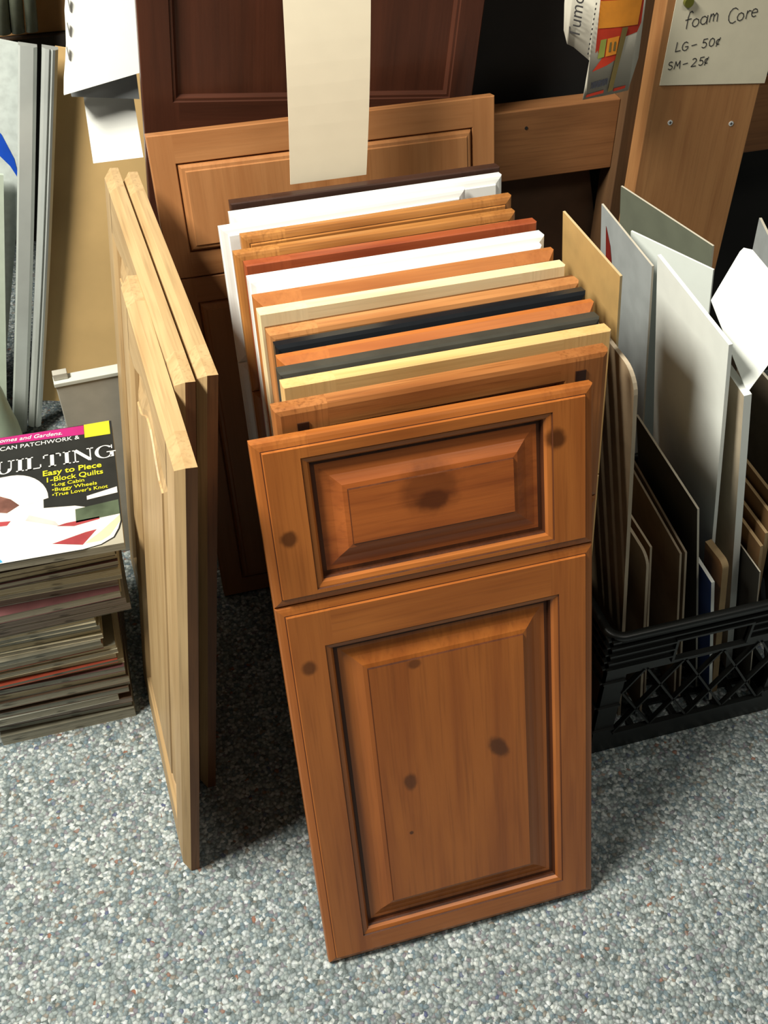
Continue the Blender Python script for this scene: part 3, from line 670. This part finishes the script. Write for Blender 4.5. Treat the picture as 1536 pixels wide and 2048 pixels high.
# ---------------------------------------------------------------- magazine pile
GM = 'magazines piled on the floor at the left'
spine_cols = [(120, 116, 100), (150, 146, 132), (96, 60, 60), (170, 160, 130), (70, 78, 74), (160, 70, 50), (120, 128, 122), (200, 190, 160), (84, 66, 52), (140, 140, 128)]
pages = [page_mat('magazine_pages_%d' % i, a, b) for i, (a, b) in enumerate((((172, 166, 148), (132, 128, 112)), ((150, 150, 138), (112, 114, 104)), ((188, 178, 150), (150, 138, 108)), ((160, 150, 140), (110, 98, 90))))]
covers = [paint('magazine_cover_%d' % i, c, .35, .08) for i, c in enumerate(spine_cols)]
def magazine(z0, th, xr, yf, W, D, cm, pm, yaw, label, bend=0.0):
    o = empty('magazine', label, 'magazine', Matrix.Translation((xr, yf, z0)) @ Matrix.Rotation(R(yaw), 4, 'Z'), GM)
    n = 8
    def zz(t): return bend*(2*t-1)**2*abs(bend and 1) if bend else 0.0
    pb = MB(); c1 = MB()
    for i in range(n):
        ta, tb = i/n, (i+1)/n; xa, xb = -W+W*ta, -W+W*tb; za, zb = bend*((ta-.5)**2)*4, bend*((tb-.5)**2)*4
        def pr(mb, zl, zh, yo, m=0):
            p = [Vector((x, y, z+e)) for x, e in ((xa, za), (xb, zb)) for y in (yo, D) for z in (zl, zh)]
            mb.quad(p[0], p[1], p[5], p[4], m); mb.quad(p[2], p[3], p[7], p[6], m); mb.quad(p[0], p[2], p[6], p[4], m); mb.quad(p[1], p[3], p[7], p[5], m)
            if i == 0: mb.quad(p[0], p[1], p[3], p[2], m)
            if i == n-1: mb.quad(p[4], p[5], p[7], p[6], m)
        pr(pb, .0005, th-.0005, .0008); pr(c1, th-.0005, th, 0); pr(c1, 0, .0005, 0)
    pb.build('page_block', pm, o); c1.build('cover', cm, o, merge=False)
    return o
z = -.006; i = 0; ths = []
TOPZ = .3925
while z < TOPZ-.014:
    th = rnd.choice([.007, .009, .010, .012, .015]) if i else .022
    if z+th > TOPZ-.010: th = TOPZ-.0085-z
    h = z
    if h < .035: xr = -.205
    elif h < .05: xr = -.222
    elif h < .125: xr = -.203
    elif h < .17: xr = -.208
    elif h < .235: xr = -.224
    elif h < .265: xr = -.176
    else: xr = -.178
    xr += rnd.uniform(-.004, .004); yf = .487 + rnd.uniform(-.006, .006)
    ords = 'second third fourth fifth sixth seventh eighth ninth tenth eleventh twelfth thirteenth fourteenth fifteenth sixteenth seventeenth eighteenth nineteenth twentieth twenty-first twenty-second twenty-third twenty-fourth twenty-fifth twenty-sixth twenty-seventh twenty-eighth twenty-ninth thirtieth thirty-first thirty-second thirty-third thirty-fourth thirty-fifth thirty-sixth thirty-seventh thirty-eighth thirty-ninth fortieth forty-first forty-second forty-third forty-fourth forty-fifth'.split()
    lab = ('thick worn magazine lying at the very bottom of the floor pile' if i == 0 else
           ords[i-1] + ' magazine up from the bottom of the floor pile')
    magazine(z, th-.0003, xr, yf, .208, .262, rnd.choice(covers), rnd.choice(pages), rnd.uniform(-1.6, 1.6) if i else 0, lab, 0)
    z += th; i += 1
# top magazine with its printed cover
ZT = TOPZ; tm = empty('magazine', 'quilting magazine with black, pink and white cover on top of the pile', 'magazine', Matrix.Translation((-.1585, .4690, z)) @ Matrix.Rotation(R(-1.4), 4, 'Z'), GM)
mh_ = ZT-z
def flat_patch(name, pts, m_, zo, parent=tm, th=.00012):
    b = MB(); A = [Vector((x, y, zo+th)) for x, y in pts]; B = [Vector((x, y, zo)) for x, y in pts]
    b.poly(A); b.poly(B[::-1])
    for i in range(len(A)): j = (i+1) % len(A); b.quad(A[i], A[j], B[j], B[i])
    return b.build(name, m_, parent)
b_ = MB(); b_.box(-.208, -.0005, .001, .273, .0, mh_-.0005); b_.build('page_block', pages[0], tm)
m_blackc = paint('cover_black', (34, 35, 33), .4, .1); m_pink = paint('cover_magenta', (176, 34, 112), .3, .05); m_yel = paint('cover_yellow', (206, 200, 44), .35, .03)
m_wc = paint('cover_white', (222, 214, 204), .3, .02); m_redc = paint('cover_red', (160, 66, 70), .3, .1); m_cream = paint('cover_cream', (216, 206, 160), .3, .03)
m_pk = paint('cover_pale_pink', (226, 190, 186), .3, .06); m_brc = paint('cover_brown', (140, 96, 84), .3, .2); m_grc = paint('cover_dull_green', (84, 96, 76), .3, .15); m_cy = paint('cover_cyan', (70, 150, 190), .3, .05)
edge = [(-.209, .0), (-.055, .0), (-.03, .004), (-.012, .014), (-.004, .03), (0, .045), (0, .274), (-.209, .274)]
flat_patch('cover', edge, m_blackc, mh_-.0004, th=.0004)
zt = mh_+.00005
flat_patch('printed_patch', [(-.209, .0015)]+[(-.055, .0015), (-.031, .0055), (-.0135, .0155), (-.006, .031), (-.002, .046), (-.002, .065), (-.062, .092), (-.105, .098), (-.105, .12), (-.209, .12)], m_wc, zt)
flat_patch('printed_patch', [(-.052, .012), (-.030, .012), (-.018, .02), (-.002, .046), (-.002, .058), (-.03, .03)], m_cream, zt+.00015)
dome = [(-.209, .09)] + [(-.15+.052*math.cos(R(a)), .118+.062*math.sin(R(a))) for a in range(0, 91, 10)] + [(-.209, .178)]
flat_patch('printed_patch', dome, m_wc, zt+.00015)
flat_patch('printed_patch', [(-.209, .118), (-.155, .10), (-.138, .112), (-.150, .128), (-.175, .145), (-.209, .152)], m_brc, zt+.0003)
flat_patch('printed_patch', [(-.209, .112), (-.165, .104), (-.170, .120), (-.209, .13)], m_pk, zt+.00045)
flat_patch('printed_patch', [(-.209, .078), (-.155, .074), (-.150, .082), (-.209, .09)], m_redc, zt+.0003)
flat_patch('printed_patch', [(-.209, .0), (-.185, .004), (-.165, .024), (-.209, .040)], m_redc, zt+.0003)
flat_patch('printed_patch', [(-.095, .022), (-.055, .010), (-.035, .036), (-.05, .034)], m_redc, zt+.0003)
flat_patch('printed_patch', [(-.088, .056), (-.065, .050), (-.030, .056), (-.030, .061), (-.075, .059)], m_redc, zt+.0003)
flat_patch('printed_patch', [(-.130, .078), (-.085, .056), (-.09, .066), (-.125, .088)], m_pk, zt+.0003)
flat_patch('printed_patch', [(-.062, .056), (-.002, .060), (-.002, .090), (-.062, .084)], m_grc, zt+.0003)
flat_patch('printed_patch', [(-.002, .105), (-.045, .1), (-.045, .108), (-.002, .118)], m_wc, zt+.0003)
flat_patch('printed_patch', [(-.180, .003), (-.160, .003), (-.163, .009), (-.18, .008)], m_cy, zt+.0003)
flat_patch('printed_patch', [(-.209, .2585), (-.042, .2505), (-.042, .2725), (-.209, .2735)], m_pink, zt)
flat_patch('printed_patch', [(-.0415, .2415), (-.0035, .2415), (-.0035, .2745), (-.0415, .2735)], m_yel, zt+.0002)
def cover_text(body, x, y, size, mt, bold=0, shear=0, xs=1.0, rot=0, n='lettering'):
    return text(n, body, size, mt, tm, Matrix.Translation((x, y, zt+.0006)) @ Matrix.Rotation(R(rot), 4, 'Z'), bold, shear, xs)
m_lw = paint('lettering_white', (220, 220, 216), .4, .01)
cover_text('Better Homes and Gardens.', -.2095, .2625, .0125, m_lw, .0001, .2, .95, -2.2)
cover_text('AMERICAN PATCHWORK &', -.2000, .2405, .0130, m_lw, 0, 0, .93)
def serif_word(x, y, h, wd):
    """QUILTING in broad roman capitals"""
    b = MB(); t_ = h*.19; s = h*.07; z_ = zt+.0008
    def rc(x0, x1, y0, y1): b.box(x0, x1, y0, y1, z_-.0002, z_)
    def stem(cx, y0=0, y1=h):
        rc(cx-t_/2, cx+t_/2, y+y0, y+y1)
        rc(cx-t_, cx+t_, y+y1-s, y+y1); rc(cx-t_, cx+t_, y+y0, y+y0+s)
    def ring(cx, cy, rx, ry, a0, a1, n=20):
        for i in range(n):
            a, c = R(a0+(a1-a0)*i/n), R(a0+(a1-a0)*(i+1)/n)
            def wv(q): return t_*(.45+.55*abs(math.cos(q)))
            po = [Vector((cx+rx*math.cos(q), cy+ry*math.sin(q), z_)) for q in (a, c)]
            pi = [Vector((cx+(rx-wv(q))*math.cos(q), cy+(ry-wv(q)*.55)*math.sin(q), z_)) for q in (a, c)]
            b.quad(po[0], po[1], pi[1], pi[0])
    X = x
    ring(X+h*.5, y+h/2, h*.5, h*.52, 0, 360); b.bar((X+h*.55, y+h*.2, z_), (X+h*1.0, y-h*.12, z_), t_*.4, up=Vector((0, 0, 1)), r2=.0001); X += h*1.12   # Q
    rc(X+h*.1, X+h*.1+t_, y+h*.3, y+h); rc(X, X+h*.38, y+h-s, y+h); ring(X+h*.47, y+h*.36, h*.37, h*.38, 180, 360); rc(X+h*.78, X+h*.84, y+h*.35, y+h); rc(X+h*.65, X+h*.98, y+h-s, y+h); X += h*1.06  # U
    stem(X+t_); X += h*.46                                                       # I
    stem(X+t_); rc(X+t_, X+h*.78, y, y+s); rc(X+h*.72, X+h*.78, y, y+h*.3); X += h*.88          # L
    stem(X+h*.45); rc(X, X+h*.9, y+h-s, y+h); rc(X, X+s, y+h*.72, y+h); rc(X+h*.9-s, X+h*.9, y+h*.72, y+h); X += h*1.0   # T
    stem(X+t_); X += h*.50                                                       # I
    rc(X+h*.08, X+h*.14, y, y+h); rc(X-h*.02, X+h*.28, y, y+s); rc(X-h*.03, X+h*.2, y+h-s, y+h)
    b.bar((X+h*.12, y+h*.97, z_), (X+h*.86, y+h*.06, z_), t_*.5, up=Vector((0, 0, 1)), r2=.0001)
    rc(X+h*.84, X+h*.9, y, y+h); rc(X+h*.7, X+h*1.04, y+h-s, y+h); X += h*1.10   # N
    ring(X+h*.5, y+h/2, h*.5, h*.52, 42, 318); rc(X+h*.76, X+h*.76+t_, y+h*.04, y+h*.45); rc(X+h*.6, X+h*1.06, y+h*.42, y+h*.42+s)
    b.box(X+h*.85, X+h*.9, y+h*.7, y+h*1.0, z_-.0002, z_)
    return b.build('lettering', m_lw, tm, merge=False)
serif_word(-.205+.0, .1860, .0400*.72, 0)
cover_text('Easy to Piece', -.1055, .1668, .0165, m_yel, .0003, 0, .97)
cover_text('1-Block Quilts', -.1020, .1515, .0150, m_yel, .0002, 0, .95)
cover_text('\u2022Log Cabin', -.0930, .1405, .0105, m_yel, .0001)
cover_text('\u2022Buggy Wheels', -.0930, .1295, .0105, m_yel, .0001)
cover_text("\u2022True Lover's Knot", -.0930, .1185, .0105, m_yel, .0001, 0, .95)

# ---------------------------------------------------------------- things behind at the left
# grey storage box behind the magazines
m_gb = paint('grey_box_board', (176, 172, 160), .6, .04); m_gbr = paint('grey_box_rim', (204, 206, 196), .5, .02)
bx = empty('storage_box', 'slim pale grey upright box with a lighter rim behind the magazine pile', 'box', frame_matrix(Vector((-.232, .862, -.006)), 3, 0))
b_ = MB(); b_.box(.002, .115, 0, .020, 0, .392); b_.build('box_body', m_gb, bx, bevel=.0015)
b_ = MB(); b_.box(0, .117, -.002, .022, .3925, .400); b_.build('rim', m_gbr, bx, bevel=.001)
b_ = MB(); b_.box(.001, .024, .006, .020, .4005, .412); b_.build('tab', m_gb, bx, bevel=.001)

# tan hardboard, silver frames
hb = MB(); hb.box(0, .235, 0, .006, 0, .715)
hbo = hb.build('hardboard_sheet', paint('tan_hardboard', (222, 184, 124), .7, .05, scale=8)); hbo.matrix_world = frame_matrix(Vector((-.305, 1.295, .056)), 0, 3, 14.2)
tag(hbo, 'tan hardboard panel leaning behind the silver frames', 'panel')
m_al = paint('brushed_aluminium', (206, 210, 206), .22, .04, metal=.35, scale=12)
def silver_frame(label, bl, h, wd, roll, prof):
    o = empty('picture_frame', label, 'picture frame', frame_matrix(Vector(bl), 0, 1.5, roll), 'silver frames on end at the left')
    b = MB(); n = 14
    pts = []
    for i in range(len(prof)): pts.append(prof[i])
    for k in range(n):
        ta, tb = k/n, (k+1)/n
        def cx(t): return .003*math.sin(math.pi*t)
        for (xa, ya), (xb, yb) in zip(pts, pts[1:]+pts[:1]):
            b.quad(Vector((xa+cx(ta), ya, h*ta)), Vector((xb+cx(ta), yb, h*ta)), Vector((xb+cx(tb), yb, h*tb)), Vector((xa+cx(tb), ya, h*tb)))
    b.poly([Vector((x, y, h)) for x, y in pts]); b.poly([Vector((x, y, 0)) for x, y in pts][::-1])
    b.build('side_bar', m_al, o, smooth=False)
    return o
pA = [(0, .02), (0, .004), (.003, 0), (.024, 0), (.030, .006), (.030, .02)]
pB = [(0, .02), (0, .006), (.005, 0), (.011, -.002), (.0135, .003), (.017, -.002), (.021, 0), (.026, .006), (.026, .02)]
silver_frame('broad silver frame bar standing on end at the far left', (-.3790, 1.262, .012), .785, .03, 14.2, pA)
silver_frame('narrow double-ridged silver frame bar against the tan hardboard', (-.3440, 1.262, .020), .77, .026, 14.6, pB)
# brown carton above, white bag with blue print, pale green bag
ct = MB(); ct.box(-.30, .03, 1.52, 1.75, .7095, 1.1); cto = ct.build('carton', paint('brown_carton', (190, 144, 92), .8, .05), bevel=.002); cto.location = (0, 0, 0)
tag(cto, 'plain brown carton on the shelf above the silver frames', 'box')
sh = MB(); sh.box(-.6, .06, 1.50, 2.1, .690, .709); sho = sh.build('shelf_board', paint('dark_shelf', (44, 36, 30), .7, .05)); tag(sho, 'dark shelf board under the brown carton', 'shelf')
sh2 = MB(); sh2.box(-.6, .06, 2.101, 2.199, -.006, .76)
so = sh2.build('shelf_support', paint('dark_shelf_support', (40, 34, 28), .8, .05)); tag(so, 'dark support carrying the shelf board against the wall', 'shelf')
wp = MB(); wp.box(0, .30, 0, .010, 0, .80)
wpo = wp.build('plastic_sheet', paint('speckled_white_plastic', (216, 224, 220), .4, .06, scale=60)); wpo.matrix_world = frame_matrix(Vector((-.695, 1.32, .075)), 0, 2, 17.5)
tag(wpo, 'white speckled panel with a blue swoosh at the far left', 'panel')
b_ = MB(); sw_ = [(.255, .43), (.285, .385), (.30, .36), (.296, .40), (.285, .47), (.27, .53), (.25, .56)]
sw_ = [(.225, .675), (.262, .640), (.286, .600), (.2985, .560), (.280, .585), (.262, .600), (.225, .628)]
b_.poly([Vector((x-.0, -.001, z_)) for x, z_ in sw_]); b_.poly([Vector((x-.0, -.0003, z_)) for x, z_ in sw_][::-1]); b_.build('blue_print', paint('blue_print', (20, 80, 200), .4, .05), wpo)
pb_ = MB(); pb_.box(-.16, 0, 0, .008, 0, .52); pbo = pb_.build('pale_board', paint('pale_green_grey_board', (190, 200, 184), .6, .03)); pbo.matrix_world = frame_matrix(Vector((-.3820, 1.292, .038)), 0, 2, 13.0); tag(pbo, 'pale green-grey board just left of the broad silver frame bar', 'board')
# glassy tubes at the top left
gt = empty('tube_bundle', 'pale glassy tubes standing at the top left corner', 'tubes', Matrix.Translation((-.19, 1.46, .735)))
m_gl = paint('clear_grey_plastic', (150, 156, 136), .2, .15, scale=20)
for k_, (dx, r_) in enumerate(((0, .012), (.024, .011), (-.024, .012), (-.05, .012))):
    b_ = MB()
    N = 14; A = [Vector((dx+r_*math.cos(2*math.pi*i/N), r_*math.sin(2*math.pi*i/N), 0)) for i in range(N)]; B = [p+Vector((.05, 0, .35)) for p in A]
    for i in range(N): b_.quad(A[i], A[(i+1) % N], B[(i+1) % N], B[i])
    b_.poly(B); b_.poly(A[::-1]); b_.build('tube', m_gl, gt, smooth=True)
# pale green rounded bag
bm = bmesh.new(); bmesh.ops.create_uvsphere(bm, u_segments=28, v_segments=18, radius=1)
for v in bm.verts:
    x, y, z_ = v.co
    f = 1 + .05*math.sin(3*x+2*y) + .03*math.sin(7*z_+3*x)
    sx = (abs(x)**.7)*(1 if x > 0 else -1)
    v.co = Vector((.105*sx*f, .10*y*f, max(.044, .155*z_*f+.15)))
me = bpy.data.meshes.new('bag'); bm.to_mesh(me); bm.free(); me.materials.append(paint('pale_green_plastic', (176, 192, 168), .45, .05))
for p in me.polygons: p.use_smooth = True
bg = bpy.data.objects.new('plastic_bag', me); C.objects.link(bg); bg.location = (-.452, 1.16, -.05); tag(bg, 'pale green rounded plastic bag behind the magazine pile', 'bag')

# white paper bundle and sheet beside the dark door
pbun = empty('paper_bundle', 'bright white pad of paper with a torn left edge, top left', 'paper', Matrix.Translation((-.1257, 1.050, .7778)))
b_ = MB(); left = []
for i in range(15):
    t_ = i/14; left.append((.005*t_ + .0009*math.sin(i*2.3) + (.004 if i > 1 else 0), .26*t_))
front_pts = [(0.0, 0.0)] + left[1:]
right = [(.122, .26), (.119, .0175)]
out = front_pts + right
A = [Vector((x+z_*(.21+.95*x), .10*(z_/.26)-.01, z_*1.12)) for x, z_ in out]; B = [p+Vector((0, .008, 0)) for p in A]
b_.poly(A); b_.poly(B[::-1])
for i in range(len(A)): b_.quad(A[i], A[(i+1) % len(A)], B[(i+1) % len(A)], B[i])
b_.build('top_sheet', paper_white, pbun)
for k_ in range(7):
    z_ = .045+k_*.03; b_ = MB(); b_.box(.006+z_*.25, .0075+z_*.25, .10*((z_+.009)/1.12/.26)-.0155, .10*((z_+.009)/1.12/.26)-.0115, z_, z_+.018); b_.build('perforation', paint('perforation_grey', (150, 150, 146), .7, .05) if k_ == 0 else bpy.data.materials['perforation_grey'], pbun)
m_gsh = paint('grey_folded_paper', (150, 154, 156), .6, .12, scale=10)
b_ = MB(); A = [Vector((.010, .012, -.012)), Vector((.110, .012, -.030+.003)), Vector((.112, .012, .03)), Vector((.010, .012, .012))]; B = [p+Vector((0, .02, 0)) for p in A]
b_.poly(A); b_.poly(B[::-1])
for i in range(4): b_.quad(A[i], A[(i+1) % 4], B[(i+1) % 4], B[i])
b_.build('under_sheets', m_gsh, pbun)
sB = MB(); n = 10
for i in range(n):
    ta, tb = i/n, (i+1)/n
    def yy(t): return -.055*t**1.5+.02
    za, zb = .10*(1-ta), .10*(1-tb)
    la, lb_, ra, rb_ = -.006*ta, -.006*tb, .075-.003*ta, .075-.003*tb
    for o_ in (0, .0012): sB.quad(Vector((la, yy(ta)+o_, za)), Vector((ra, yy(ta)+o_, za)), Vector((rb_, yy(tb)+o_, zb)), Vector((lb_, yy(tb)+o_, zb)))
    sB.quad(Vector((la, yy(ta), za)), Vector((la, yy(ta)+.0012, za)), Vector((lb_, yy(tb)+.0012, zb)), Vector((lb_, yy(tb), zb)))
    sB.quad(Vector((ra, yy(ta), za)), Vector((ra, yy(ta)+.0012, za)), Vector((rb_, yy(tb)+.0012, zb)), Vector((rb_, yy(tb), zb)))
sbo = sB.build('paper_sheet', paper_white, smooth=False); sbo.location = (-.0975, 1.075, .668); tag(sbo, 'smaller curled white sheet hanging below the white pad', 'paper')
